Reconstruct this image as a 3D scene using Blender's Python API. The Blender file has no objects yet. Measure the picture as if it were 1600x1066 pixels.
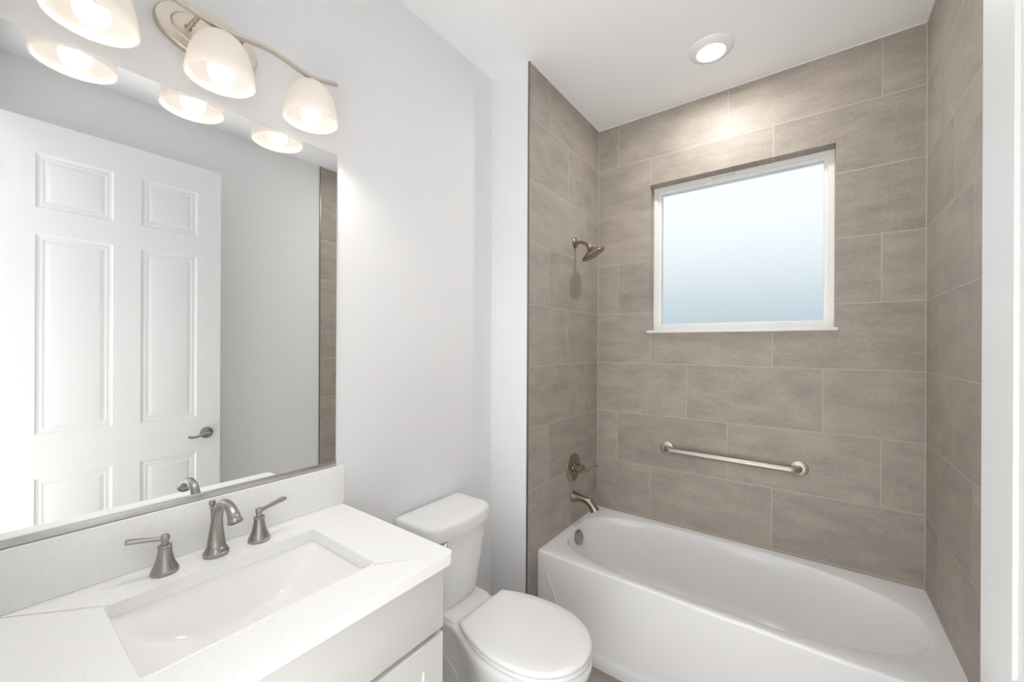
import bpy, bmesh, math, random
from mathutils import Vector, Matrix
random.seed(7)
C = bpy.context.scene.collection
scn = bpy.context.scene
PI = math.pi

# ------------------------------------------------------------------ camera, world, exposure
YAW, PITCH, ROLL = -0.6426, 0.0001, 0.0046
cd = bpy.data.cameras.new('camera')
cam = bpy.data.objects.new('camera', cd)
C.objects.link(cam)
F = Vector((math.sin(YAW)*math.cos(PITCH), math.cos(YAW)*math.cos(PITCH), math.sin(PITCH)))
Rt = Vector((math.cos(YAW), -math.sin(YAW), 0)); U = Rt.cross(F)
R2 = Rt*math.cos(ROLL) + U*math.sin(ROLL); U2 = -Rt*math.sin(ROLL) + U*math.cos(ROLL)
M = Matrix.Identity(4)
for i in range(3):
    M[i][0], M[i][1], M[i][2] = R2[i], U2[i], -F[i]
M[0][3], M[1][3], M[2][3] = 1.1024, -2.4559, 1.4805
cam.matrix_world = M
cd.sensor_width = 36; cd.lens = 630.65/1600*36
cd.shift_x = 0.00447; cd.shift_y = 0.0046
cd.clip_start = 0.01; cd.clip_end = 200
scn.camera = cam

scn.view_settings.view_transform = 'Standard'
scn.view_settings.look = 'None'
scn.view_settings.gamma = 1
scn.view_settings.use_curve_mapping = False
scn.view_settings.exposure = 0.10
scn.cycles.diffuse_bounces = 10
scn.cycles.max_bounces = 16

w = bpy.data.worlds.new('world'); scn.world = w; w.use_nodes = True
nt = w.node_tree; nt.nodes.clear()
tc = nt.nodes.new('ShaderNodeTexCoord'); sp = nt.nodes.new('ShaderNodeSeparateXYZ')
rp = nt.nodes.new('ShaderNodeValToRGB'); bg = nt.nodes.new('ShaderNodeBackground'); wo = nt.nodes.new('ShaderNodeOutputWorld')
nt.links.new(tc.outputs['Generated'], sp.inputs[0]); nt.links.new(sp.outputs[2], rp.inputs[0])
nt.links.new(rp.outputs[0], bg.inputs[0]); nt.links.new(bg.outputs[0], wo.inputs[0])
e = rp.color_ramp.elements
e[0].position = 0.0; e[0].color = (.42, .50, .53, 1)
e[1].position = 0.36; e[1].color = (.88, .93, 1.0, 1)
for pos, col in ((.055, (.48, .58, .635, 1)), (.11, (.57, .655, .69, 1)), (.165, (.70, .765, .785, 1)), (.25, (.84, .885, .92, 1))):
    x = e.new(pos); x.color = col

def lamp(name, kind, loc, energy, color=(1, 1, 1), rot=(0, 0, 0), **kw):
    l = bpy.data.lights.new(name, kind); l.energy = energy; l.color = color
    for k, v in kw.items(): setattr(l, k, v)
    o = bpy.data.objects.new(name, l); o.location = loc; o.rotation_euler = rot
    C.objects.link(o); return o
# light powers; first an unseen fill light added under the hall ceiling
P_FILL_TOP, P_FILL_BACK, P_DOWN, P_BULB, P_FILL_UP = 5, 15, 6.6, 3.7, 47
E_BULB, E_LENS, E_SKY = 1.15, 5.0, 1.08
bg.inputs[1].default_value = E_SKY
lamp('hall_fill_top', 'AREA', (0.9, -3.3, 2.72), P_FILL_TOP, (1, .985, .965), shape='RECTANGLE', size=1.4, size_y=1.2)
# added fill light at hall floor level, aimed up to brighten the ceiling
lamp('hall_fill_up', 'AREA', (0.9, -3.42, .03), P_FILL_UP, (1, .99, .97), rot=(PI, 0, 0), shape='RECTANGLE', size=1.5, size_y=1.3)
# added upright fill light at the far end of the hall, out of view
lamp('hall_fill_back', 'AREA', (0.9, -4.15, 1.15), P_FILL_BACK, (.97, .985, 1), rot=(PI/2, 0, 0), shape='RECTANGLE', size=1.6, size_y=2.1)

# ------------------------------------------------------------------ materials
def mat(name, color, rough=.5, metal=0, spec=.5, coat=0):
    m = bpy.data.materials.new(name); m.use_nodes = True
    b = m.node_tree.nodes['Principled BSDF']
    b.inputs['Base Color'].default_value = (*color, 1); b.inputs['Roughness'].default_value = rough
    b.inputs['Metallic'].default_value = metal; b.inputs['Specular IOR Level'].default_value = spec
    b.inputs['Coat Weight'].default_value = coat
    return m, m.node_tree, b
def bump(nt, b, scale, strength, dist=.002, stretch=None):
    tc = nt.nodes.new('ShaderNodeTexCoord'); n = nt.nodes.new('ShaderNodeTexNoise'); bp = nt.nodes.new('ShaderNodeBump')
    n.inputs['Scale'].default_value = scale; n.inputs['Detail'].default_value = 3
    bp.inputs['Strength'].default_value = strength; bp.inputs['Distance'].default_value = dist
    if stretch:
        mp = nt.nodes.new('ShaderNodeMapping'); mp.inputs['Scale'].default_value = stretch
        nt.links.new(tc.outputs['Object'], mp.inputs[0]); nt.links.new(mp.outputs[0], n.inputs['Vector'])
    else: nt.links.new(tc.outputs['Object'], n.inputs['Vector'])
    nt.links.new(n.outputs[0], bp.inputs['Height']); nt.links.new(bp.outputs[0], b.inputs['Normal'])

M_paint, t, b = mat('wall_paint', (.82, .823, .832), .75, spec=.25); bump(t, b, 220, .12)
M_ceil, t, b = mat('ceiling_paint', (.915, .92, .93), .85, spec=.2); bump(t, b, 90, .25)
M_door, t, b = mat('door_paint', (.72, .735, .735), .42, spec=.4); bump(t, b, 40, .03, stretch=(1, 4, .4))
M_cab, t, b = mat('cabinet_paint', (.65, .645, .63), .42, spec=.4); bump(t, b, 60, .02)
M_ceram, t, b = mat('white_ceramic', (.82, .82, .82), .10, spec=.5); bump(t, b, 3, .01)
M_sink, t, b = mat('sink_ceramic', (.90, .895, .88), .08, spec=.5); bump(t, b, 3, .01)
M_tub, t, b = mat('tub_acrylic', (.80, .805, .81), .14, spec=.5); bump(t, b, 3, .01)
M_plast, t, b = mat('white_plastic', (.86, .86, .86), .22, spec=.5); bump(t, b, 3, .01)
M_vinyl, t, b = mat('white_vinyl', (.86, .86, .84), .35, spec=.4); bump(t, b, 60, .01)
M_nickel, t, b = mat('brushed_nickel', (.38, .365, .343), .30, metal=1); bump(t, b, 60, .06, stretch=(1, 1, 12))
M_bronze, t, b = mat('warm_brushed_nickel', (.36, .31, .26), .24, metal=1); bump(t, b, 60, .06, stretch=(12, 1, 1))
M_bar, t, b = mat('satin_steel', (.55, .50, .45), .42, metal=1); bump(t, b, 60, .06, stretch=(12, 1, 1))
M_fix, t, b = mat('fixture_nickel', (.66, .60, .52), .32, metal=1); bump(t, b, 50, .05, stretch=(1, 10, 1))
M_chrome, t, b = mat('chrome', (.75, .75, .76), .08, metal=1); bump(t, b, 5, .01)
M_trim, t, b = mat('tile_edge_trim', (.26, .235, .215), .35, metal=1); bump(t, b, 30, .02)
M_dark, t, b = mat('dark_gap', (.05, .05, .05), .8); bump(t, b, 30, .02)
M_mirror, t, b = mat('mirror_silver', (.90, .915, .91), .0, metal=1); 
M_caulk, t, b = mat('white_caulk', (.80, .80, .79), .6); bump(t, b, 200, .1)
M_chan, t, b = mat('satin_channel', (.60, .595, .58), .38, metal=1); bump(t, b, 60, .04, stretch=(1, 1, 12))
M_lattice, t, b = mat('vent_grey', (.55, .55, .55), .6); bump(t, b, 60, .02)
M_print, t, b = mat('faint_print', (.55, .57, .56), .6); bump(t, b, 60, .02)

# speckled quartz
M_quartz, t, b = mat('white_quartz', (.88, .88, .87), .30, spec=.5)
tc = t.nodes.new('ShaderNodeTexCoord'); v = t.nodes.new('ShaderNodeTexVoronoi'); v.inputs['Scale'].default_value = 260
wn = t.nodes.new('ShaderNodeTexNoise'); wn.inputs['Scale'].default_value = 420; wn.inputs['Detail'].default_value = 2
r1 = t.nodes.new('ShaderNodeValToRGB'); r1.color_ramp.elements[0].position = .30; r1.color_ramp.elements[0].color = (.865, .86, .85, 1)
r1.color_ramp.elements[1].position = .42; r1.color_ramp.elements[1].color = (.88, .88, .87, 1)
t.links.new(tc.outputs['Object'], wn.inputs['Vector']); t.links.new(wn.outputs[0], r1.inputs[0])
lt = t.nodes.new('ShaderNodeMath'); lt.operation = 'LESS_THAN'; lt.inputs[1].default_value = .045
sx = t.nodes.new('ShaderNodeSeparateColor')
t.links.new(tc.outputs['Object'], v.inputs['Vector']); t.links.new(v.outputs['Color'], sx.inputs[0]); t.links.new(sx.outputs[0], lt.inputs[0])
mx = t.nodes.new('ShaderNodeMix'); mx.data_type = 'RGBA'; mx.inputs[7].default_value = (.84, .835, .82, 1)
t.links.new(lt.outputs[0], mx.inputs[0]); t.links.new(r1.outputs[0], mx.inputs[6]); t.links.new(mx.outputs[2], b.inputs['Base Color'])

def tile_mat(name, axis, off, step, base, grout, L=.613, R=.308, R0=2.6095, modsign=1, vaxis=2, gw=.0045):
    """12 x 24 inch porcelain tile, each course shifted a third."""
    m, t, b = mat(name, base, .48, spec=.32)
    N = t.nodes.new; lk = t.links.new
    def mth(op, a, c=None):
        n = N('ShaderNodeMath'); n.operation = op
        for i, q in enumerate((a, c)):
            if q is None: continue
            if isinstance(q, (int, float)): n.inputs[i].default_value = q
            else: lk(q, n.inputs[i])
        return n.outputs[0]
    tc = N('ShaderNodeTexCoord'); s = N('ShaderNodeSeparateXYZ'); lk(tc.outputs['Object'], s.inputs[0])
    u = s.outputs[axis]; z = s.outputs[vaxis]
    rr = mth('DIVIDE', mth('SUBTRACT', R0 + 10*R, z), R)       # +10 courses so it stays positive
    row = mth('FLOOR', rr); fr = mth('FRACT', rr)
    md = mth('FLOORED_MODULO', mth('SUBTRACT', row, 10 - 1), 3)
    uu = mth('DIVIDE', mth('SUBTRACT', u, mth('ADD', mth('MULTIPLY', md, step), off)), L)
    col = mth('FLOOR', uu); fu = mth('FRACT', uu)
    def edge(f, size):
        d = mth('MINIMUM', f, mth('SUBTRACT', 1.0, f)); return mth('MULTIPLY', d, size)
    d = mth('MINIMUM', edge(fr, R), edge(fu, L))
    mr = N('ShaderNodeMapRange'); mr.inputs[1].default_value = gw*.32; mr.inputs[2].default_value = gw*.62
    lk(d, mr.inputs[0]); tilemask = mr.outputs[0]
    cb = N('ShaderNodeCombineXYZ'); lk(row, cb.inputs[0]); lk(col, cb.inputs[1])
    wn = N('ShaderNodeTexWhiteNoise'); wn.noise_dimensions = '3D'; lk(cb.outputs[0], wn.inputs['Vector'])
    # streaky cement look, different on every tile
    cv = N('ShaderNodeCombineXYZ'); lk(mth('MULTIPLY', u, 2.2), cv.inputs[0]); lk(mth('MULTIPLY', z, 6.5), cv.inputs[1]); lk(mth('MULTIPLY', wn.outputs[0], 40), cv.inputs[2])
    n1 = N('ShaderNodeTexNoise'); n1.inputs['Scale'].default_value = 2.2; n1.inputs['Detail'].default_value = 6; n1.inputs['Roughness'].default_value = .62
    lk(cv.outputs[0], n1.inputs['Vector'])
    cv2 = N('ShaderNodeCombineXYZ'); lk(mth('MULTIPLY', u, 5), cv2.inputs[0]); lk(mth('MULTIPLY', z, 9), cv2.inputs[1]); lk(mth('MULTIPLY', wn.outputs[0], 70), cv2.inputs[2])
    n2 = N('ShaderNodeTexNoise'); n2.inputs['Scale'].default_value = 16; n2.inputs['Detail'].default_value = 4; lk(cv2.outputs[0], n2.inputs['Vector'])
    cv3 = N('ShaderNodeCombineXYZ'); lk(mth('MULTIPLY', u, 1.0), cv3.inputs[0]); lk(mth('MULTIPLY', z, 1.0), cv3.inputs[1]); lk(mth('MULTIPLY', wn.outputs[0], 55), cv3.inputs[2])
    n3 = N('ShaderNodeTexNoise'); n3.inputs['Scale'].default_value = 7; n3.inputs['Detail'].default_value = 3; lk(cv3.outputs[0], n3.inputs['Vector'])
    val = mth('ADD', mth('ADD', mth('ADD', mth('MULTIPLY', n1.outputs[0], .45), mth('MULTIPLY', n2.outputs[0], .26)), mth('MULTIPLY', n3.outputs[0], .22)), mth('MULTIPLY', wn.outputs[0], .10))
    rp = N('ShaderNodeValToRGB'); rp.color_ramp.elements[0].position = .36; rp.color_ramp.elements[1].position = .68
    rp.color_ramp.elements[0].color = (*[c*.76 for c in base], 1); rp.color_ramp.elements[1].color = (*[c*1.23 for c in base], 1)
    lk(val, rp.inputs[0])
    mx = N('ShaderNodeMix'); mx.data_type = 'RGBA'; mx.inputs[6].default_value = (*grout, 1)
    lk(tilemask, mx.inputs[0]); lk(rp.outputs[0], mx.inputs[7]); lk(mx.outputs[2], b.inputs['Base Color'])
    hm = mth('ADD', mth('MULTIPLY', tilemask, 1.0), mth('MULTIPLY', n2.outputs[0], .15))
    bp = N('ShaderNodeBump'); bp.inputs['Strength'].default_value = .35; bp.inputs['Distance'].default_value = .0015
    lk(hm, bp.inputs['Height']); lk(bp.outputs[0], b.inputs['Normal'])
    return m
TB = (.39, .345, .30); TG = (.50, .46, .41)
M_tileB = tile_mat('tile_back', 0, .134, .2035, TB, TG)
M_tileL = tile_mat('tile_left', 1, -.6186, .2135, TB, TG)
M_tileR = tile_mat('tile_right', 1, -.622, -.200, TB, TG)
M_tileF = tile_mat('tile_floor', 0, .1, .2035, TB, TG, R0=.1, vaxis=1)

# frosted window glass
M_frost = bpy.data.materials.new('frosted_glass'); M_frost.use_nodes = True
t = M_frost.node_tree; t.nodes.clear()
o = t.nodes.new('ShaderNodeOutputMaterial'); ms = t.nodes.new('ShaderNodeMixShader'); tr = t.nodes.new('ShaderNodeBsdfTransparent')
rf = t.nodes.new('ShaderNodeBsdfRefraction'); rf.inputs['Roughness'].default_value = .32; rf.inputs['IOR'].default_value = 1.25
rf.inputs['Color'].default_value = (.98, .99, 1, 1)
ms.inputs[0].default_value = .52
tc = t.nodes.new('ShaderNodeTexCoord'); n = t.nodes.new('ShaderNodeTexNoise'); n.inputs['Scale'].default_value = 130; n.inputs['Detail'].default_value = 2
bp = t.nodes.new('ShaderNodeBump'); bp.inputs['Strength'].default_value = .9; bp.inputs['Distance'].default_value = .003
t.links.new(tc.outputs['Object'], n.inputs['Vector']); t.links.new(n.outputs[0], bp.inputs['Height']); t.links.new(bp.outputs[0], rf.inputs['Normal'])
t.links.new(tr.outputs[0], ms.inputs[1]); t.links.new(rf.outputs[0], ms.inputs[2]); t.links.new(ms.outputs[0], o.inputs[0])

# opal lamp shade
M_opal = bpy.data.materials.new('opal_glass'); M_opal.use_nodes = True
t = M_opal.node_tree; t.nodes.clear()
o = t.nodes.new('ShaderNodeOutputMaterial'); ms = t.nodes.new('ShaderNodeMixShader'); ms.inputs[0].default_value = .5
df = t.nodes.new('ShaderNodeBsdfDiffuse'); tl = t.nodes.new('ShaderNodeBsdfTranslucent')
df.inputs[0].default_value = (.87, .85, .83, 1); tl.inputs[0].default_value = (.90, .86, .82, 1)
gl = t.nodes.new('ShaderNodeBsdfGlossy'); gl.inputs['Roughness'].default_value = .25; m2 = t.nodes.new('ShaderNodeMixShader'); m2.inputs[0].default_value = .04
t.links.new(df.outputs[0], ms.inputs[1]); t.links.new(tl.outputs[0], ms.inputs[2])
t.links.new(ms.outputs[0], m2.inputs[1]); t.links.new(gl.outputs[0], m2.inputs[2]); t.links.new(m2.outputs[0], o.inputs[0])

def emis(name, col, strength):
    m = bpy.data.materials.new(name); m.use_nodes = True; t = m.node_tree; t.nodes.clear()
    o = t.nodes.new('ShaderNodeOutputMaterial'); em = t.nodes.new('ShaderNodeEmission')
    em.inputs[0].default_value = (*col, 1); em.inputs[1].default_value = strength
    t.links.new(em.outputs[0], o.inputs[0]); return m
M_bulb = emis('lit_bulb', (1, .93, .84), E_BULB)
t = M_bulb.node_tree; ad = t.nodes.new('ShaderNodeAddShader'); tb = t.nodes.new('ShaderNodeBsdfTransparent')
t.links.new(t.nodes['Emission'].outputs[0], ad.inputs[0]); t.links.new(tb.outputs[0], ad.inputs[1])
t.links.new(ad.outputs[0], t.nodes['Material Output'].inputs[0])
M_lens = emis('lit_lens', (1, .985, .95), E_LENS)

# ------------------------------------------------------------------ mesh helpers (all in world coordinates)
def wloc(o):
    v = Vector((0, 0, 0))
    while o: v += o.location; o = o.parent
    return v
def build(name, bm, m, parent=None, smooth=True, ang=38, kind=None):
    bmesh.ops.recalc_face_normals(bm, faces=bm.faces)
    off = wloc(parent)
    for v in bm.verts: v.co -= off
    me = bpy.data.meshes.new(name); bm.to_mesh(me); bm.free()
    for p in me.polygons: p.use_smooth = smooth
    if smooth: me.set_sharp_from_angle(angle=math.radians(ang))
    me.materials.append(m)
    o = bpy.data.objects.new(name, me); C.objects.link(o)
    if parent: o.parent = parent
    if kind: o['kind'] = kind
    return o
def thing(name, label, cat, loc, group=None, kind=None):
    o = bpy.data.objects.new(name, None); o.empty_display_size = .05; o.location = loc; C.objects.link(o)
    if label: o['label'] = label
    if cat: o['category'] = cat
    if group: o['group'] = group
    if kind: o['kind'] = kind
    return o
def tag(o, label, cat, group=None):
    o['label'] = label; o['category'] = cat
    if group: o['group'] = group
    return o
def box(bm, x0, x1, y0, y1, z0, z1, bev=0, seg=2):
    vs = [bm.verts.new((x, y, z)) for x in (x0, x1) for y in (y0, y1) for z in (z0, z1)]
    q = [(0, 1, 3, 2), (4, 6, 7, 5), (0, 4, 5, 1), (2, 3, 7, 6), (0, 2, 6, 4), (1, 5, 7, 3)]
    fs = [bm.faces.new([vs[i] for i in f]) for f in q]
    if bev:
        es = list({e for f in fs for e in f.edges})
        bmesh.ops.bevel(bm, geom=es, offset=bev, segments=seg, profile=.5, affect='EDGES')
    return bm
def BX(*a, **k): return box(bmesh.new(), *a, **k)
def loft(bm, rings, cap0=True, cap1=True, closed=True):
    R = [[bm.verts.new(p) for p in r] for r in rings]
    n = len(R[0])
    for a, c in zip(R, R[1:]):
        for i in range(n if closed else n-1):
            j = (i+1) % n
            bm.faces.new((a[i], a[j], c[j], c[i]))
    if cap0: bm.faces.new(R[0][::-1])
    if cap1: bm.faces.new(R[-1])
    return R
def frame_of(d):
    d = Vector(d).normalized(); a = Vector((0, 0, 1)) if abs(d.z) < .9 else Vector((1, 0, 0))
    u = d.cross(a).normalized(); return u, d.cross(u).normalized()
def lathe(bm, prof, org, axis=(0, 0, 1), n=40, cap0=True, cap1=True):
    """prof: list of (radius, distance along axis)."""
    org = Vector(org); d = Vector(axis).normalized(); u, v = frame_of(d)
    rings = [[org + d*h + (u*math.cos(2*PI*i/n) + v*math.sin(2*PI*i/n))*max(r, 1e-4) for i in range(n)] for r, h in prof]
    loft(bm, rings, cap0, cap1); return bm
def spline(pts, k=8):
    """Catmull-Rom through points (tuples of any length)."""
    P = [tuple(map(float, p)) for p in pts]; P = [tuple(2*a-b_ for a, b_ in zip(P[0], P[1]))] + P + [tuple(2*a-b_ for a, b_ in zip(P[-1], P[-2]))]
    out = []
    for i in range(1, len(P)-2):
        for s in range(k):
            q = s/k
            out.append(tuple(.5*((2*b_) + (c-a)*q + (2*a-5*b_+4*c-d)*q*q + (-a+3*b_-3*c+d)*q**3) for a, b_, c, d in zip(P[i-1], P[i], P[i+1], P[i+2])))
    out.append(P[-2]); return out
def sweep(bm, pts, n=20, sec=None, up=None, cap=True):
    """pts: (x,y,z,r) or (x,y,z,ru,rv); section is an ellipse (or superellipse with exponent sec)."""
    P = [Vector(p[:3]) for p in pts]; rings = []; pu = None
    for i, p in enumerate(P):
        d = (P[min(i+1, len(P)-1)] - P[max(i-1, 0)]).normalized()
        if up is not None:
            u = d.cross(Vector(up)).normalized(); v = u.cross(d).normalized()
        elif pu is None: u, v = frame_of(d)
        else:
            u = (pu - d*pu.dot(d)).normalized(); v = d.cross(u)
        pu = u; ru = pts[i][3]; rv = pts[i][4] if len(pts[i]) > 4 else ru
        ring = []
        for k in range(n):
            a = 2*PI*k/n; c, s = math.cos(a), math.sin(a)
            if sec: c, s = math.copysign(abs(c)**(2/sec), c), math.copysign(abs(s)**(2/sec), s)
            ring.append(p + u*c*ru + v*s*rv)
        rings.append(ring)
    loft(bm, rings, cap, cap); return bm
def rrect(x0, x1, y0, y1, r, z, n=6):
    rs = r if isinstance(r, (tuple, list)) else (r,)*4          # order: (x1,y1),(x0,y1),(x0,y0),(x1,y0)
    out = []
    for (cx, cy, a0), rr in zip(((x1, y1, 0), (x0, y1, PI/2), (x0, y0, PI), (x1, y0, 1.5*PI)), rs):
        sx = -1 if cx == x1 else 1; sy = -1 if cy == y1 else 1
        for i in range(n+1):
            a = a0 + PI/2*i/n
            out.append((cx+sx*rr+rr*math.cos(a), cy+sy*rr+rr*math.sin(a), z))
    return out
def plate(bm, outer, inner, z0, z1):
    """flat slab with an optional hole."""
    def fill(z):
        es = []
        for lp in ([outer] + ([inner] if inner else [])):
            vs = [bm.verts.new((p[0], p[1], z)) for p in lp]
            es += [bm.edges.new((vs[i], vs[(i+1) % len(vs)])) for i in range(len(vs))]
        bmesh.ops.triangle_fill(bm, use_beauty=True, use_dissolve=False, edges=es)
    fill(z0); fill(z1)
    for lp in ([outer] + ([inner] if inner else [])):
        n = len(lp)
        for i in range(n):
            a, c = lp[i], lp[(i+1) % n]
            bm.faces.new([bm.verts.new(q) for q in ((a[0], a[1], z0), (c[0], c[1], z0), (c[0], c[1], z1), (a[0], a[1], z1))])
    bmesh.ops.remove_doubles(bm, verts=bm.verts, dist=1e-5)
    return bm

# ------------------------------------------------------------------ room dimensions (metres, floor at 0)
H = 2.876; XW = -.234; XR = 1.502; YF = -2.442; YT = -.81
# floor, ceiling
build('floor', BX(-.5, 1.8, -2.56, .15, -.08, 0), M_tileF, smooth=False, kind='structure')
build('ceiling', BX(-.5, 1.8, -2.56, .15, H, H+.08), M_ceil, smooth=False, kind='structure')
# painted left wall with the furred-out return beside the tub
bm = bmesh.new(); box(bm, XW-.1, XW, -2.56, .15, 0, H); box(bm, XW, -.0105, YT, .0, 0, H)
build('wall_left', bm, M_paint, smooth=False, kind='structure')
build('wall_alcove_left', BX(-.010, 0, YT+.001, 0, 0, H-.001), M_tileL, smooth=False, kind='structure')
# back wall with the window opening
WX0, WX1, WZ0, WZ1 = .332, 1.199, 1.560, 2.449
bm = bmesh.new()
for a in ((XW-.1, WX0, 0, H), (WX1, XR+.12, 0, H), (WX0, WX1, 0, WZ0), (WX0, WX1, WZ1, H)):
    box(bm, a[0], a[1], 0, .15, a[2], a[3])
build('wall_back', bm, M_tileB, smooth=False, kind='structure')
# right wall: painted, with the tiled alcove part
build('wall_right', BX(XR+.010, XR+.12, -2.56, .15, 0, H), M_paint, smooth=False, kind='structure')
build('wall_alcove_right', BX(XR, XR+.0095, YT+.001, 0, 0, H-.001), M_tileR, smooth=False, kind='structure')
# front wall with the doorway the camera stands in
DX0, DX1, DZ = .41, 1.362, 2.55
bm = bmesh.new()
box(bm, XW-.1, DX0, YF-.12, YF, 0, H); box(bm, DX1, XR+.12, YF-.12, YF, 0, H); box(bm, DX0, DX1, YF-.12, YF, DZ, H)
build('wall_front', bm, M_paint, smooth=False, kind='structure')
# hall behind the doorway
bm = bmesh.new()
box(bm, -.6, -.5, -4.2, -2.56, 0, H); box(bm, 2.0, 2.1, -4.2, -2.56, 0, H); box(bm, -.6, 2.1, -4.3, -4.2, 0, H)
box(bm, -.6, XW-.1, -2.56, -2.46, 0, H); box(bm, XR+.12, 2.1, -2.56, -2.46, 0, H)
build('wall_hall', bm, M_paint, smooth=False, kind='structure')
build('floor_hall', BX(-.6, 2.1, -4.3, -2.5601, -.08, 0), M_tileF, smooth=False, kind='structure')
build('ceiling_hall', BX(-.6, 2.1, -4.3, -2.5601, H, H+.08), M_ceil, smooth=False, kind='structure')
# metal trims on the tile edges, caulk beads
build('trim_1', BX(-.0085, .0006, YT-.003, YT+.001, 0, H), M_trim, smooth=False, kind='structure')
build('trim_2', BX(XR-.0006, XR+.009, YT-.003, YT+.001, 0, H), M_trim, smooth=False, kind='structure')
bm = bmesh.new()
box(bm, 0, .004, YT, 0, H-.004, H); box(bm, 0, XR, -.004, 0, H-.004, H); box(bm, XR-.004, XR, YT, 0, H-.004, H)
build('trim_3', bm, M_caulk, smooth=False, kind='structure')
# grout lines in the alcove corners
M_grout, t, b = mat('corner_grout', TG, .7); bump(t, b, 200, .1)
bm = bmesh.new(); box(bm, 0, .003, -.003, 0, 0, H-.004); box(bm, XR-.003, XR, -.003, 0, 0, H-.004)
build('trim_4', bm, M_grout, smooth=False, kind='structure')
# baseboards
build('baseboard_left', BX(XW, XW+.014, -1.665, YT, 0, .09, bev=.003), M_door, kind='structure')
build('baseboard_return', BX(XW+.014, -.012, YT-.014, YT, 0, .09, bev=.003), M_door, kind='structure')
build('baseboard_right', BX(XR-.004, XR+.010, YF, YT-.006, 0, .09, bev=.003), M_door, kind='structure')

# ------------------------------------------------------------------ window
win = thing('window_1', 'white framed frosted glass window set into the tiled wall above the tub', 'window', (.765, .09, WZ0), kind='structure')
fx0, fx1, fz0, fz1, fy = WX0, WX1, WZ0+.014, WZ1, .072
def ring_frame(x0, x1, z0, z1, wl, y0, y1, bev=.003):
    bm = bmesh.new()
    prof = [(0, y0+.002), (.002, y0), (wl-.002, y0), (wl, y0+.002), (wl, y1), (0, y1)]
    rings = [[(x0+d, y, z0+d), (x1-d, y, z0+d), (x1-d, y, z1-d), (x0+d, y, z1-d)] for d, y in prof]
    loft(bm, rings + [rings[0]], False, False); bmesh.ops.remove_doubles(bm, verts=bm.verts, dist=1e-6)
    return bm
build('window_frame', ring_frame(fx0, fx1, fz0, fz1, .026, fy, .14), M_vinyl, win)
build('glazing_bead', ring_frame(fx0+.026, fx1-.026, fz0+.026, fz1-.026, .016, fy+.012, .13), M_vinyl, win)
build('pane', BX(fx0+.038, fx1-.038, fy+.026, fy+.031, fz0+.038, fz1-.038), M_frost, win, smooth=False)
bm = bmesh.new()
for i in range(9):
    if i != 4: box(bm, .655+i*.0135, .655+i*.0135+.008, fy-.0006, fy, fz1-.017, fz1-.010)
build('printed_mark', bm, M_print, win, smooth=False)
build('window_sill', BX(WX0-.014, WX1+.010, -.014, .075, WZ0+.0, WZ0+.016, bev=.003), M_vinyl, win)

# ------------------------------------------------------------------ open door by the right wall
DXF = 1.311; dy0, dy1 = -2.392, -1.537; dz0, dz1 = .010, 2.519
door = thing('door_1', 'white six-panel door standing open along the right wall, seen in the mirror', 'door', (DXF+.018, dy0, 0), kind='structure')
pan = [(y0, y1, z0, z1) for y0, y1 in ((-2.272, -2.010), (-1.902, -1.655)) for z0, z1 in ((2.112, 2.367), (1.055, 1.992), (.23, .853))]
bm = bmesh.new()
ys = sorted({dy0, dy1, *[p[0] for p in pan], *[p[1] for p in pan]}); zs = sorted({dz0, dz1, *[p[2] for p in pan], *[p[3] for p in pan]})
for side, X, sg in ((0, DXF, 1), (1, DXF+.035, -1)):
    for ya, yb in zip(ys, ys[1:]):
        for za, zb in zip(zs, zs[1:]):
            if (ya, yb, za, zb) in pan:
                prof = [(0, 0), (.006, .0035), (.014, .0050), (.024, .0035), (.027, .0050), (.034, .0050), (.048, .0015), (.052, .001)]
                rings = [[(X+sg*d, ya+i, za+i), (X+sg*d, yb-i, za+i), (X+sg*d, yb-i, zb-i), (X+sg*d, ya+i, zb-i)] for i, d in prof]
                loft(bm, rings, False, True)
            else:
                bm.faces.new([bm.verts.new(q) for q in ((X, ya, za), (X, yb, za), (X, yb, zb), (X, ya, zb))])
X0, X1 = DXF, DXF+.035
for q in (((X0, dy0, dz0), (X1, dy0, dz0), (X1, dy0, dz1), (X0, dy0, dz1)), ((X0, dy1, dz0), (X1, dy1, dz0), (X1, dy1, dz1), (X0, dy1, dz1)),
          ((X0, dy0, dz0), (X1, dy0, dz0), (X1, dy1, dz0), (X0, dy1, dz0)), ((X0, dy0, dz1), (X1, dy0, dz1), (X1, dy1, dz1), (X0, dy1, dz1))):
    bm.faces.new([bm.verts.new(p) for p in q])
bmesh.ops.remove_doubles(bm, verts=bm.verts, dist=1e-5)
build('door_leaf', bm, M_door, door, ang=14)
for sg, X in ((-1, DXF), (1, DXF+.035)):
    ly, lz = -1.607, .958
    bm = bmesh.new(); lathe(bm, [(.001, .0), (.031, 0), (.033, .003), (.031, .008), (.02, .011), (.012, .013), (.011, .045), (.013, .05), (.012, .056), (.001, .058)], (X, ly, lz), (sg, 0, 0), 32)
    sweep(bm, spline([(X+sg*.050, ly+.004, lz, .010), (X+sg*.053, ly-.02, lz+.002, .0085), (X+sg*.054, ly-.05, lz-.006, .007), (X+sg*.052, ly-.078, lz-.010, .0075), (X+sg*.047, ly-.098, lz-.004, .008)], 6), 16)
    build('door_lever', bm, M_nickel, door)
build('latch_plate', BX(DXF+.006, DXF+.029, dy1-.0005, dy1+.0015, .93, .986), M_nickel, door, smooth=False)
for hz in (.25, 1.26, 2.28):
    bm = bmesh.new(); lathe(bm, [(.007, -.045), (.007, .045)], (DXF-.006, dy0-.005, hz), n=14); box(bm, DXF-.004, DXF+.03, dy0-.003, dy0-.0005, hz-.045, hz+.045)
    build('hinge', bm, M_nickel, door)

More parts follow.
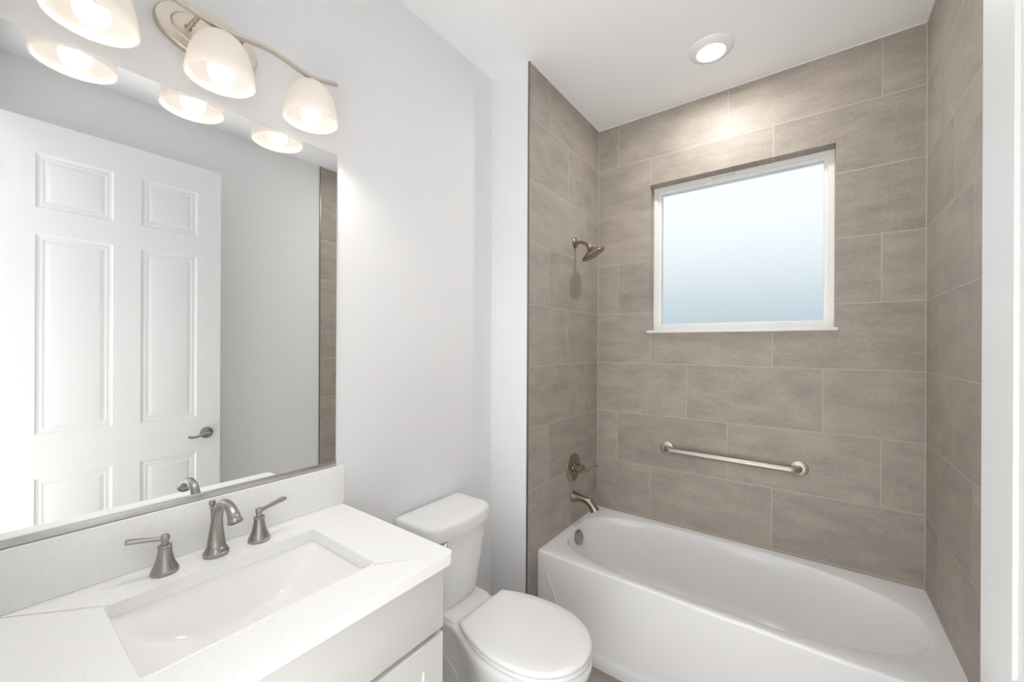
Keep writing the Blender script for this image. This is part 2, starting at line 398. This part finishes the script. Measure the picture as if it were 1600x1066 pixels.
# ------------------------------------------------------------------ ceiling fittings
cl = thing('ceiling_light', 'round white disc downlight glowing on the ceiling above the tub', 'ceiling light', (.728, -.375, H))
build('trim_ring', lathe(bmesh.new(), [(.060, -.012), (.060, -.019), (.064, -.021), (.074, -.018), (.092, -.009), (.096, -.004), (.096, 0), (.06, 0), (.06, -.012)], (.728, -.375, H), n=64, cap0=False, cap1=False), M_plast, cl)
build('lens', lathe(bmesh.new(), [(.001, -.0195), (.040, -.0195), (.0585, -.018), (.0595, -.010), (.001, -.010)], (.728, -.375, H), n=48), M_lens, cl)
lamp('downlight_lamp', 'AREA', (.728, -.375, H-.024), P_DOWN, (1, .985, .96), shape='DISK', size=.118)

vent = thing('ceiling_vent', 'white square vent grille corner at the top edge of the ceiling', 'vent', (.32, -1.265, H))
build('grille_frame', loft_bm := (lambda: (lambda b_: (loft(b_, [rrect(.174, .464, -1.409, -1.119, .02, H), rrect(.174, .464, -1.409, -1.119, .02, H-.006), rrect(.182, .456, -1.401, -1.127, .015, H-.014)], True, True), b_)[1])(bmesh.new()))(), M_plast, vent)
bm = bmesh.new()
for i in range(11): box(bm, .205+i*.021, .205+i*.021+.008, -1.375, -1.153, H-.0155, H-.0138)
build('grille_slots', bm, M_lattice, vent, smooth=False)

# ------------------------------------------------------------------ mirror
MX = -.228
mir = thing('vanity_mirror', 'large frameless wall mirror above the vanity reflecting a six-panel door', 'mirror', (XW, -2.05, 1.069))
build('mirror_glass', BX(XW+.001, MX, -2.441, -1.682, 1.072, 2.147), M_mirror, mir, smooth=False)
build('bottom_channel', BX(XW+.0005, MX+.004, -2.441, -1.682, 1.0575, 1.0745, bev=.001), M_chan, mir)

# ------------------------------------------------------------------ vanity
CZ = .924; CY0, CY1 = -2.441, -1.664; CX1 = .335
van = thing('vanity_cabinet', 'white vanity cabinet with a plain drawer front above shaker doors under the quartz counter', 'cabinet', (.03, -2.06, 0))
cy1 = -1.690; fr = .318
bm = bmesh.new()
by1 = cy1-.013; by0 = -2.428
box(bm, XW+.002, fr-.021, by0, by0+.016, .10, CZ-.031); box(bm, XW+.002, fr-.021, by1-.016, by1, .10, CZ-.031)   # side panels
box(bm, XW+.002, fr-.021, by0, by1, .10, .118); box(bm, XW+.002, XW+.012, by0, by1, .10, CZ-.031)
zt, zg0, zg1 = CZ-.033, .727, .713
for a in ((by0, by0+.035, .10, CZ-.031), (by1-.035, by1, .10, CZ-.031), (by0, by1, CZ-.058, CZ-.031), (by0, by1, .70, .745), (by0, by1, .10, .135)):
    box(bm, fr-.040, fr-.020, *a)
build('carcass', bm, M_cab, van, smooth=False)
build('toe_kick', BX(XW+.002, fr-.09, by0, by1, 0, .10), M_cab, van, smooth=False)
build('drawer_front', BX(fr-.0195, fr, -2.424, cy1, zg0, zt, bev=.0015), M_cab, van)
ymid = (-2.424+cy1)/2
def shaker(y0, y1, z0, z1):
    bm = bmesh.new(); s = .066
    prof = [(0, 0), (0, 1)]
    X = fr
    rings = []
    for i, d in ((0, -.0195), (0, -.0015), (.0015, 0), (s, 0), (s+.0015, -.006)):
        rings.append([(X+d, y0+i, z0+i), (X+d, y1-i, z0+i), (X+d, y1-i, z1-i), (X+d, y0+i, z1-i)])
    loft(bm, rings, True, True); return bm
for y0, y1 in ((-2.424, ymid-.0015), (ymid+.0015, cy1)):
    build('cabinet_door', shaker(y0, y1, .105, zg1), M_cab, van, ang=20)

ctop = thing('countertop', 'white speckled quartz countertop with rectangular sink cutout on the vanity cabinet', 'countertop', (.03, -2.06, CZ-.03))
SX0, SX1, SY0, SY1 = -.090, .218, -2.283, -1.833
outer = rrect(XW+.001, CX1, CY0, CY1, (.020, .001, .001, .001), 0)
inner = rrect(SX0, SX1, SY0, SY1, .008, 0)
bm = plate(bmesh.new(), outer, inner, CZ-.030, CZ)
es = [e_ for e_ in bm.edges if e_.is_manifold and all(abs(v.co.z-CZ) < 1e-6 for v in e_.verts) and e_.calc_face_angle(0) > 1]
bmesh.ops.bevel(bm, geom=es, offset=.002, segments=2, profile=.5, affect='EDGES')
build('counter_slab', bm, M_quartz, ctop, smooth=False)
tag(build('backsplash', BX(XW+.0005, XW+.019, CY0, -1.655, CZ+.0002, 1.056, bev=.002), M_quartz), 'low white quartz backsplash strip standing on the counter below the mirror', 'backsplash')

snk = thing('undermount_sink', 'white rectangular undermount sink basin below the counter cutout', 'sink', ((SX0+SX1)/2, (SY0+SY1)/2, CZ-.18))
bm = bmesh.new(); NX, NY = 44, 64; D = .118
cxs, cys = (SX0+SX1)/2, (SY0+SY1)/2; hx, hy = (SX1-SX0)/2+.004, (SY1-SY0)/2+.004
def warp(t): return math.sin(t*PI/2)*.35+t*.65
g = []
for i in range(NX+1):
    s = warp(-1+2*i/NX); row = []
    for j in range(NY+1):
        q = warp(-1+2*j/NY)
        trough = (1-abs(q)**2.1)**.85 if abs(q) < 1 else 0
        w_ = (1-abs(s))/.20; side = w_/(1+w_**5)**.2
        zz = CZ-.0302 - (.003 + (D-.003)*trough)*side
        row.append(bm.verts.new((cxs+s*hx, cys+q*hy, zz)))
    g.append(row)
for i in range(NX):
    for j in range(NY): bm.faces.new((g[i][j], g[i+1][j], g[i+1][j+1], g[i][j+1]))
build('basin', bm, M_sink, snk, ang=60)
build('drain', lathe(bmesh.new(), [(.001, .004), (.012, .006), (.020, .004), (.022, .0015), (.030, .003), (.032, -.001)], (cxs-.0, cys, CZ-.030-D+.0005), n=32), M_nickel, snk)

# ------------------------------------------------------------------ widespread faucet: spout and two valves
def bell(z0, k=1.0):
    return [(.0270*k, 0), (.0280*k, .002), (.0278*k, .007), (.0262*k, .0085), (.0258*k, .0125), (.0242*k, .0145), (.0238*k, .017), (.0215*k, .020), (.0178*k, .032), (.0150*k, .046), (.0136*k, .058), (.0132*k, .062), (.0142*k, .063), (.0146*k, .066), (.0132*k, .068), (.008*k, .069)]
def valve(name, label, x, y, sgn, k=1.0):
    v = thing(name, label, 'faucet handle', (x, y, CZ), 'matching faucet handles')
    bm = lathe(bmesh.new(), bell(CZ), (x, y, CZ), n=36)
    build('flared_base', bm, M_nickel, v)
    bm = lathe(bmesh.new(), [(.0075, .066), (.0078, .070), (.0068, .073), (.0078, .076), (.0092, .080), (.0098, .085), (.0090, .090), (.005, .0925), (.001, .093)], (x, y, CZ), n=24)
    build('finial', bm, M_nickel, v)
    pts = [(x, y, CZ+.084, .0062, .0062), (x-.003, y+sgn*.014, CZ+.085, .0052, .0050), (x-.006, y+sgn*.028, CZ+.087, .0068, .0045), (x-.010, y+sgn*.048*k, CZ+.090, .0088, .0050), (x-.015, y+sgn*.072*k, CZ+.093, .0098, .0052), (x-.016, y+sgn*.0775*k, CZ+.0935, .0085, .0042)]
    build('lever', sweep(bmesh.new(), spline(pts, 5), 18, sec=3, up=(0, 0, 1)), M_nickel, v)
    return v
valve('faucet_valve', 'brushed nickel lever handle left of the sink spout, lever pointing left', -.155, -2.167, -1, .90)
valve('faucet_valve', 'brushed nickel lever handle right of the sink spout, lever pointing towards the toilet', -.150, -1.958, 1)
fx, fyy = -.156, -2.060
sp_ = thing('faucet_spout', 'brushed nickel arched sink spout between the two lever handles', 'faucet', (fx, fyy, CZ))
build('flared_base', lathe(bmesh.new(), [(.028, 0), (.0295, .003), (.0295, .009), (.0265, .012), (.0262, .014), (.0245, .018), (.021, .022)], (fx, fyy, CZ), n=40), M_nickel, sp_)
pts = [(fx, fyy, CZ+.018, .0205, .0225), (fx, fyy, CZ+.05, .0150, .0180), (fx+.003, fyy, CZ+.085, .0118, .0140), (fx+.013, fyy, CZ+.114, .0108, .0122), (fx+.032, fyy, CZ+.138, .0105, .0114),
       (fx+.058, fyy, CZ+.149, .0105, .0112), (fx+.088, fyy, CZ+.147, .0108, .0118), (fx+.112, fyy, CZ+.135, .0122, .0132), (fx+.124, fyy, CZ+.122, .0142, .0152)]
bm = sweep(bmesh.new(), spline(pts, 7), 28, up=(0, 1, 0))
build('spout_arm', bm, M_nickel, sp_)
build('aerator_lip', lathe(bmesh.new(), [(.0150, -.001), (.0168, .001), (.0172, .004), (.0162, .0065), (.0125, .0068), (.012, .003), (.001, .003)], (fx+.124, fyy, CZ+.122), (.55, 0, -.835), 28), M_nickel, sp_)
bm = lathe(bmesh.new(), [(.0035, 0), (.0035, .110), (.0055, .111), (.006, .114), (.0042, .116), (.0040, .119), (.007, .122), (.0085, .128), (.007, .134), (.001, .136)], (fx-.030, fyy, CZ), n=20)
build('lift_rod', bm, M_nickel, sp_)

# ------------------------------------------------------------------ vanity light
LX = -.118; LYS = (-2.301, -2.066, -1.831); ZR = 2.163
vl = thing('vanity_light', 'three-shade wall light with wavy nickel bar above the mirror', 'wall light', (XW, -2.066, 2.32))
pc = Vector((XW, -2.062, 2.318))
def oval(a, b_, x): return [(x, pc.y+a*math.cos(2*PI*i/56), pc.z+b_*math.sin(2*PI*i/56)) for i in range(56)]
bm = bmesh.new()
loft(bm, [oval(.116, .066, XW+.0005), oval(.118, .068, XW+.004), oval(.118, .068, XW+.018), oval(.115, .065, XW+.021), oval(.086, .046, XW+.022), oval(.083, .043, XW+.026), oval(.078, .038, XW+.027)], True, True)
build('backplate', bm, M_fix, vl)
def barz(y):
    u = (y-LYS[1])/(LYS[2]-LYS[1])
    return 2.304 - .0065*math.cos(2*PI*u) + (.0 if abs(u) < 1 else .028*(abs(u)-1))
pts = []
N = 72
for i in range(N+1):
    y = LYS[1]-.318 + .636*i/N
    pts.append((LX, y, barz(y), .006, .0065))
build('wavy_bar', sweep(bmesh.new(), pts, 16, sec=5, up=(0, 0, 1)), M_fix, vl)
for yy in (-2.112, -2.012):
    bm = sweep(bmesh.new(), [(XW+.024, yy, 2.312, .0052), (LX, yy, barz(yy), .0052)], 14)
    lathe(bm, [(.008, 0), (.0085, .004), (.006, .009)], (XW+.026, yy, 2.312), (1, 0, 0), 16)
    lathe(bm, [(.0065, 0), (.0075, .003), (.0065, .006)], (XW+.060, yy, 2.312+(barz(yy)-2.312)*.36/.92), (1, 0, 0), 16)
    build('post', bm, M_fix, vl)
for i, yy in enumerate(LYS):
    zt = barz(yy)-.005
    build('socket_cap', lathe(bmesh.new(), [(.010, 0), (.011, -.006), (.017, -.009), (.023, -.014), (.0255, -.020), (.024, -.021), (.018, -.016), (.001, -.015)], (LX, yy, zt), n=32), M_fix, vl)
    zs_ = zt-.012; h = zs_-ZR
    pr = [(.012, 0), (.024, -.0015), (.037, -.008), (.049, -.020), (.059, -.036), (.0665, -.056), (.0720, -.080), (.0752, -.104), (.0765, -h+.004), (.0768, -h)]
    pr = [(r, d) for r, d in pr]
    inn = [(max(r-.0035, .008), d-.002 if d > -h+.01 else d) for r, d in reversed(pr)]
    sh = build('glass_shade', lathe(bmesh.new(), pr+inn, (LX, yy, zs_), n=56, cap0=False, cap1=False), M_opal, vl, ang=60)
    bz = ZR+.022
    build('bulb', lathe(bmesh.new(), [(.001, -.031), (.010, -.0295), (.020, -.024), (.027, -.014), (.030, -.002), (.028, .010), (.022, .022), (.016, .034), (.0135, .050), (.0135, .072), (.001, .073)], (LX, yy, bz), n=32), M_bulb, sh)
    lamp('bulb_lamp', 'SPOT', (LX, yy, ZR+.016), P_BULB, (1, .965, .92), spot_size=math.radians(168), spot_blend=.75, shadow_soft_size=.022)

# ------------------------------------------------------------------ toilet
TY = -1.255
toi = thing('toilet', 'white two-piece toilet with closed lid between the vanity and the tub', 'toilet', (.1, TY, 0))
def tank_ring(hw, xb, xf, bulge, z, r=.045, n=8):
    """rounded-rectangle outline with a bowed front."""
    base = rrect(xb, xf, TY-hw, TY+hw, (r, .015, .015, r), z, n)
    out = []
    # add points along the straight runs by resampling
    P = [Vector(p) for p in base]; P.append(P[0]); L = [0]
    for a, c in zip(P, P[1:]): L.append(L[-1]+(c-a).length)
    K = 96; k = 0
    for i in range(K):
        s = L[-1]*i/K
        while L[k+1] < s: k += 1
        q = (s-L[k])/max(L[k+1]-L[k], 1e-9); p = P[k].lerp(P[k+1], q)
        f = (p.x-xb)/(xf-xb); t_ = (p.y-TY)/hw
        out.append((p.x + bulge*f*(1-t_*t_), p.y, z))
    return out
bm = bmesh.new()
tr_ = [(.45, .118, -.045), (.452, .122, -.040), (.47, .126, -.037), (.60, .150, -.028), (.735, .172, -.022)]
loft(bm, [tank_ring(hw, XW+.018, xf, .026, z) for z, hw, xf in tr_])
build('tank', bm, M_ceram, toi)
bm = bmesh.new()
for_l = [(.736, .174, -.016), (.739, .181, -.008), (.745, .183, -.006), (.780, .183, -.006), (.789, .181, -.008), (.794, .175, -.014), (.7965, .165, -.024), (.798, .12, -.07)]
loft(bm, [tank_ring(hw, XW+.012 + (.183-hw if hw < .181 and z > .75 else 0), xf, .028, z, r=.055 if hw > .15 else .03) for z, hw, xf in for_l])
build('tank_lid', bm, M_ceram, toi, ang=50)
lx, ly, lz = -.018, TY-.117, .730
bm = lathe(bmesh.new(), [(.016, 0), (.0175, .003), (.016, .008), (.009, .010), (.007, .018), (.009, .020), (.009, .026), (.001, .028)], (lx, ly, lz), (1, 0, 0), 24)
sweep(bm, spline([(lx+.023, ly, lz, .0075, .006), (lx+.025, ly-.012, lz-.012, .007, .005), (lx+.026, ly-.030, lz-.028, .0085, .005), (lx+.026, ly-.036, lz-.033, .006, .004)], 5), 14, up=(0, 0, 1))
# flush lever
build('flush_lever', bm, M_chrome, toi)
def egg(x0, x1, hw, hb, z, n=48):
    """seat outline: straight back of half-width hb at x0, rounded front at x1, widest hw."""
    out = []; xm = x0 + (x1-x0)*.50
    def wd(x):
        if x >= xm:
            q = (x-xm)/(x1-xm); return hw*max(0, 1-q**2.15)**.5
        q = (xm-x)/(xm-x0); return hb+(hw-hb)*(1-q**2.1)
    xs = [x0+(x1-x0)*(1-math.cos(PI*i/n))/2 for i in range(n+1)]
    xs = [x0+(x1-x0)*math.sin(PI/2*i/n) for i in range(n+1)]
    for x in xs: out.append((x, TY+wd(x), z))
    for x in reversed(xs[:-1]): out.append((x, TY-wd(x), z))
    return out
def eggs(*r): return [egg(*q) for q in r]
ZS = .447
build('seat', (lambda b_: (loft(b_, eggs((.092, .527, .176, .120, ZS-.012), (.090, .531, .180, .122, ZS-.006), (.090, .531, .180, .122, ZS+.003), (.092, .528, .177, .120, ZS+.006))), b_)[1])(bmesh.new()), M_plast, toi, ang=50)
build('seat_lid', (lambda b_: (loft(b_, eggs((.086, .527, .177, .124, ZS+.0075), (.083, .531, .181, .127, ZS+.012), (.083, .532, .182, .127, ZS+.019), (.085, .529, .179, .125, ZS+.0245), (.090, .522, .172, .119, ZS+.028), (.11, .49, .14, .095, ZS+.030), (.2, .36, .05, .03, ZS+.031))), b_)[1])(bmesh.new()), M_plast, toi, ang=50)
for s in (-1, 1):
    build('seat_hinge', (lambda b_: (sweep(b_, [(.078, TY+s*.055, ZS+.004, .009), (.078, TY+s*.095, ZS+.004, .009)], 16), box(b_, .066, .094, TY+s*.075-.014, TY+s*.075+.014, ZS-.013, ZS+.003), b_)[2])(bmesh.new()), M_plast, toi)
def bowl_ring(z, xb, xf, hb, hw, xn, n=44):
    """outline of the bowl at one height: neck of half-width hb at the back, swelling to hw, round front."""
    xm = xn + (xf-xn)*.45
    def wd(x):
        if x >= xm: return hw*max(0, 1-((x-xm)/(xf-xm))**2.1)**.5
        if x <= xn: return hb*(1-.25*max(0, (xb+.03-x)/.03)**2)
        q = (x-xn)/(xm-xn); q = q*q*(3-2*q); return hb+(hw-hb)*q
    xs = [xb+(xf-xb)*math.sin(PI/2*i/n) for i in range(n+1)]
    return [(x, TY+wd(x), z) for x in xs] + [(x, TY-wd(x), z) for x in reversed(xs[:-1])]
rg = [(0, -.17, .40, .112, .128, .05), (.012, -.17, .402, .113, .129, .05), (.03, -.168, .395, .107, .121, .05), (.10, -.168, .385, .102, .112, .05), (.20, -.172, .405, .099, .122, .04), (.29, -.182, .46, .100, .148, .03),
      (.35, -.195, .505, .103, .168, .02), (.395, -.203, .530, .110, .181, .01), (.418, -.205, .536, .116, .184, .005), (.430, -.205, .534, .116, .182, .005), (.4345, -.202, .526, .112, .175, .01)]
bm = bmesh.new(); loft(bm, [bowl_ring(*q) for q in rg])
build('bowl', bm, M_ceram, toi, ang=60)
# raised deck below the tank
bm = bmesh.new(); loft(bm, [rrect(-.205, .055, TY-.112, TY+.112, .03, .425), rrect(-.205, .050, TY-.112, TY+.112, .03, .442), rrect(-.200, .040, TY-.106, TY+.106, .03, .4495)])
build('tank_deck', bm, M_ceram, toi, ang=50)
# raised panel outline on each side of the pedestal
for s in (-1, 1):
    lp = [(-.13, .06), (-.14, .20), (-.12, .285), (-.05, .30), (.04, .25), (.09, .16), (.11, .06)]
    pts = spline([(x_, TY+s*(.0985+.006*max(0, (.1-z_)*8)), z_, .010, .007) for x_, z_ in lp], 6)
    build('side_ridge', sweep(bmesh.new(), [(*p[:3], .006, .004) for p in pts], 12, up=(0, 1, 0)), M_ceram, toi)
    build('bolt_cap', lathe(bmesh.new(), [(.014, 0), (.014, .008), (.010, .014), (.001, .016)], (.16, TY+s*.122, .012), n=18), M_plast, toi)

# ------------------------------------------------------------------ bathtub
tub = thing('bathtub', 'white alcove bathtub with plain apron under the frosted window', 'bathtub', (.75, -.36, 0))
TX0, TX1, TY0, TY1, TR = .0003, XR-.0003, -.716, -.0003, .443
NP = 160
def opening(cl, al, cr, ar, cy, b_, n, z, bow=0):
    out = []
    for i in range(NP):
        a = 2*PI*i/NP; c, s = math.cos(a), math.sin(a)
        e_ = 2/n
        u = math.copysign(abs(c)**e_, c); v = math.copysign(abs(s)**e_, s)
        x = (cr + ar*u) if c >= 0 else (cl + al*u)
        # spread the straight run: blend both centres
        x = (cl+cr)/2 + (((cr-cl)/2+ar)*u if c >= 0 else ((cr-cl)/2+al)*u)
        out.append((x, cy+b_*v, z))
    return out
def tub_ring(x0, x1, y0, y1, n, z): 
    cx, cy = (x0+x1)/2, (y0+y1)/2; out = []
    for i in range(NP):
        a = 2*PI*i/NP; c, s = math.cos(a), math.sin(a); e_ = 2/n
        out.append((cx+(x1-x0)/2*math.copysign(abs(c)**e_, c), cy+(y1-y0)/2*math.copysign(abs(s)**e_, s), z))
    return out
def tub_open(x0, x1, y0, y1, z, nl=2.5, nr=2.2):
    cx, cy = (x0+x1)/2-.03, (y0+y1)/2; out = []
    for i in range(NP):
        a = 2*PI*i/NP; c, s = math.cos(a), math.sin(a)
        n = 3.1 if c < 0 else 2.55
        e_ = 2/n; u = math.copysign(abs(c)**e_, c); v = math.copysign(abs(s)**e_, s)
        x = cx + (x1-cx)*u if c >= 0 else cx + (cx-x0)*u
        out.append((x, cy+(y1-y0)/2*v, z))
    return out
def rect_match(inner, x0, x1, y0, y1, z):
    cx, cy = (x0+x1)/2, (y0+y1)/2; out = []
    for p in inner:
        dx, dy = p[0]-cx, p[1]-cy
        k = min((x1-cx)/abs(dx) if abs(dx) > 1e-9 else 1e9, (y1-cy)/abs(dy) if abs(dy) > 1e-9 else 1e9)
        out.append([cx+dx*k, cy+dy*k, z])
    for X in (x0, x1):
        for Y in (y0, y1):
            i = min(range(len(out)), key=lambda i: (out[i][0]-X)**2+(out[i][1]-Y)**2); out[i][0] = X; out[i][1] = Y
    return [tuple(p) for p in out]
i0 = tub_open(.036, 1.455, -.676, -.052, TR)
bm = bmesh.new()
def shrink(d, z): return rect_match(i0, TX0, TX1, TY0+d, TY1, z)
rings = [shrink(0, .06), shrink(0, TR-.012), shrink(.0015, TR-.006), shrink(.005, TR-.0015), shrink(.011, TR),
         tub_open(.028, 1.461, -.682, -.046, TR), tub_open(.032, 1.457, -.678, -.050, TR-.002), tub_open(.037, 1.450, -.672, -.056, TR-.010),
         tub_open(.042, 1.435, -.664, -.063, TR-.035), tub_open(.054, 1.40, -.655, -.074, TR-.09), tub_open(.074, 1.34, -.640, -.090, TR-.17), tub_open(.095, 1.27, -.622, -.108, TR-.25),
         tub_open(.120, 1.21, -.600, -.130, TR-.30), tub_open(.150, 1.16, -.570, -.160, TR-.330), tub_open(.20, 1.10, -.53, -.20, TR-.343), tub_open(.35, .95, -.44, -.29, TR-.347)]
loft(bm, rings, False, True)
# apron: recessed flat field with slanted ends and a raised base band
build('tub_shell', bm, M_tub, tub, ang=42)
bm = bmesh.new()
box(bm, TX0, TX1, TY0-.010, TY0+.03, 0, .060, bev=.004)
build('apron_base', bm, M_tub, tub)
for X, sg in ((0, 1), (XR, -1)):
    q = [(X+sg*d, TY0, z_, .006, .0045) for d, z_ in ((.050, .345), (.056, .335), (.098, .245), (.135, .14), (.155, .062))]
    build('apron_crease', sweep(bmesh.new(), spline(q, 4), 12, up=(0, 1, 0)), M_tub, tub)
ox, oy, oz = .050, -.364, .389
build('overflow_plate', lathe(bmesh.new(), [(.039, -.004), (.041, .004), (.039, .010), (.032, .0125), (.030, .010), (.016, .010), (.014, .0125), (.001, .0125)], (ox, oy, oz), (.978, 0, .21), 44), M_nickel, tub)
build('tub_drain', lathe(bmesh.new(), [(.034, 0), (.034, .003), (.026, .004), (.022, .002), (.018, .006), (.001, .008)], (.26, -.362, TR-.346), n=32), M_nickel, tub)

# ------------------------------------------------------------------ fixed bath fittings
sh_ = thing('fixed_shower', 'nickel shower head on a bent arm high on the left tiled wall', 'shower head', (0, -.33, 2.083))
build('wall_flange', lathe(bmesh.new(), [(.030, 0), (.031, .003), (.028, .008), (.018, .012), (.012, .013)], (0, -.33, 2.083), (1, 0, 0), 32), M_bronze, sh_)
build('shower_arm', sweep(bmesh.new(), spline([(0.002, -.33, 2.083, .0095), (.030, -.33, 2.083, .0095), (.052, -.33, 2.078, .0095), (.072, -.330, 2.067, .0095), (.090, -.334, 2.050, .0095)], 7), 18), M_bronze, sh_)
ax = Vector((.44, .20, -.875)).normalized(); hc = Vector((.119, -.325, 1.998))
b0 = hc - ax*.056
build('head_body', lathe(bmesh.new(), [(.010, -.010), (.014, -.008), (.0155, -.002), (.0145, .004), (.016, .010), (.022, .016), (.034, .026), (.055, .036), (.066, .042), (.071, .047), (.0715, .053), (.069, .056)], b0, ax, 44), M_bronze, sh_)
bm = lathe(bmesh.new(), [(.0685, .056), (.062, .058), (.060, .0575), (.030, .0585), (.001, .0588)], b0, ax, 44, cap0=False)
u_, v_ = frame_of(ax)
for rr_, k in ((.018, 8), (.034, 14), (.050, 20)):
    for i in range(k):
        p = b0 + ax*.0575 + (u_*math.cos(2*PI*i/k)+v_*math.sin(2*PI*i/k))*rr_
        lathe(bm, [(.0022, 0), (.0018, .003)], p, ax, 8)
build('spray_face', bm, M_bronze, sh_)

vy, vz = -.340, .773
va = thing('shower_valve', 'nickel shower valve with round plate and lever above the tub spout', 'shower valve', (0, vy, vz))
build('escutcheon', lathe(bmesh.new(), [(.079, 0), (.081, .003), (.080, .006), (.072, .010), (.034, .014), (.030, .015)], (0, vy, vz), (1, 0, 0), 56), M_bronze, va)
build('hub', lathe(bmesh.new(), [(.029, .013), (.030, .020), (.026, .023), (.026, .040), (.0225, .043), (.0225, .047), (.025, .050), (.024, .064), (.018, .070), (.012, .073), (.008, .078), (.0105, .083), (.0115, .089), (.0095, .095), (.001, .098)], (0, vy, vz), (1, 0, 0), 36), M_bronze, va)
build('valve_lever', sweep(bmesh.new(), spline([(.087, vy, vz, .006, .006), (.096, vy+.012, vz+.003, .0055, .005), (.108, vy+.030, vz+.008, .009, .0055), (.121, vy+.052, vz+.014, .0105, .006), (.125, vy+.058, vz+.0155, .009, .005)], 6), 16, sec=3, up=(0, 0, 1)), M_bronze, va)

ts = thing('tub_spout', 'nickel tub spout with diverter knob on the left tiled wall', 'tub spout', (0, -.335, .605))
build('spout_body', sweep(bmesh.new(), spline([(0, -.335, .603, .031, .031), (.006, -.335, .603, .030, .030), (.03, -.335, .604, .0235, .024), (.065, -.335, .602, .0195, .020), (.095, -.335, .594, .0195, .020), (.117, -.335, .577, .021, .021), (.131, -.335, .559, .0245, .023), (.137, -.335, .549, .0275, .024)], 7), 30, up=(0, 1, 0)), M_bronze, ts)
build('diverter_knob', lathe(bmesh.new(), [(.004, 0), (.004, .022), (.0065, .025), (.0085, .031), (.0065, .037), (.001, .039)], (.118, -.335, .587), (.25, 0, .97), 18), M_bronze, ts)

gb = thing('grab_bar', 'straight satin nickel grab bar on the tiled wall below the window', 'grab bar', (.75, 0, .884))
za, zb, gy = .886, .881, -.052
xa, xb_ = .436, 1.062
path = [(xa, -.004, za)]
for i in range(9):
    a = PI/2*i/8; path.append((xa+.034*(1-math.cos(a)), gy+.034-.034*math.sin(a), za))
for i in range(9):
    a = PI/2*(1-i/8); path.append((xb_-.034*(1-math.cos(a)), gy+.034-.034*math.sin(a), zb))
path.append((xb_, -.004, zb))
build('bar', sweep(bmesh.new(), [(*p, .0158) for p in path], 22), M_bar, gb)
for xx, zz in ((xa, za), (xb_, zb)):
    build('flange', lathe(bmesh.new(), [(.038, 0), (.0395, .002), (.038, .006), (.030, .0095), (.017, .0105)], (xx, 0, zz), (0, -1, 0), 44), M_bar, gb)
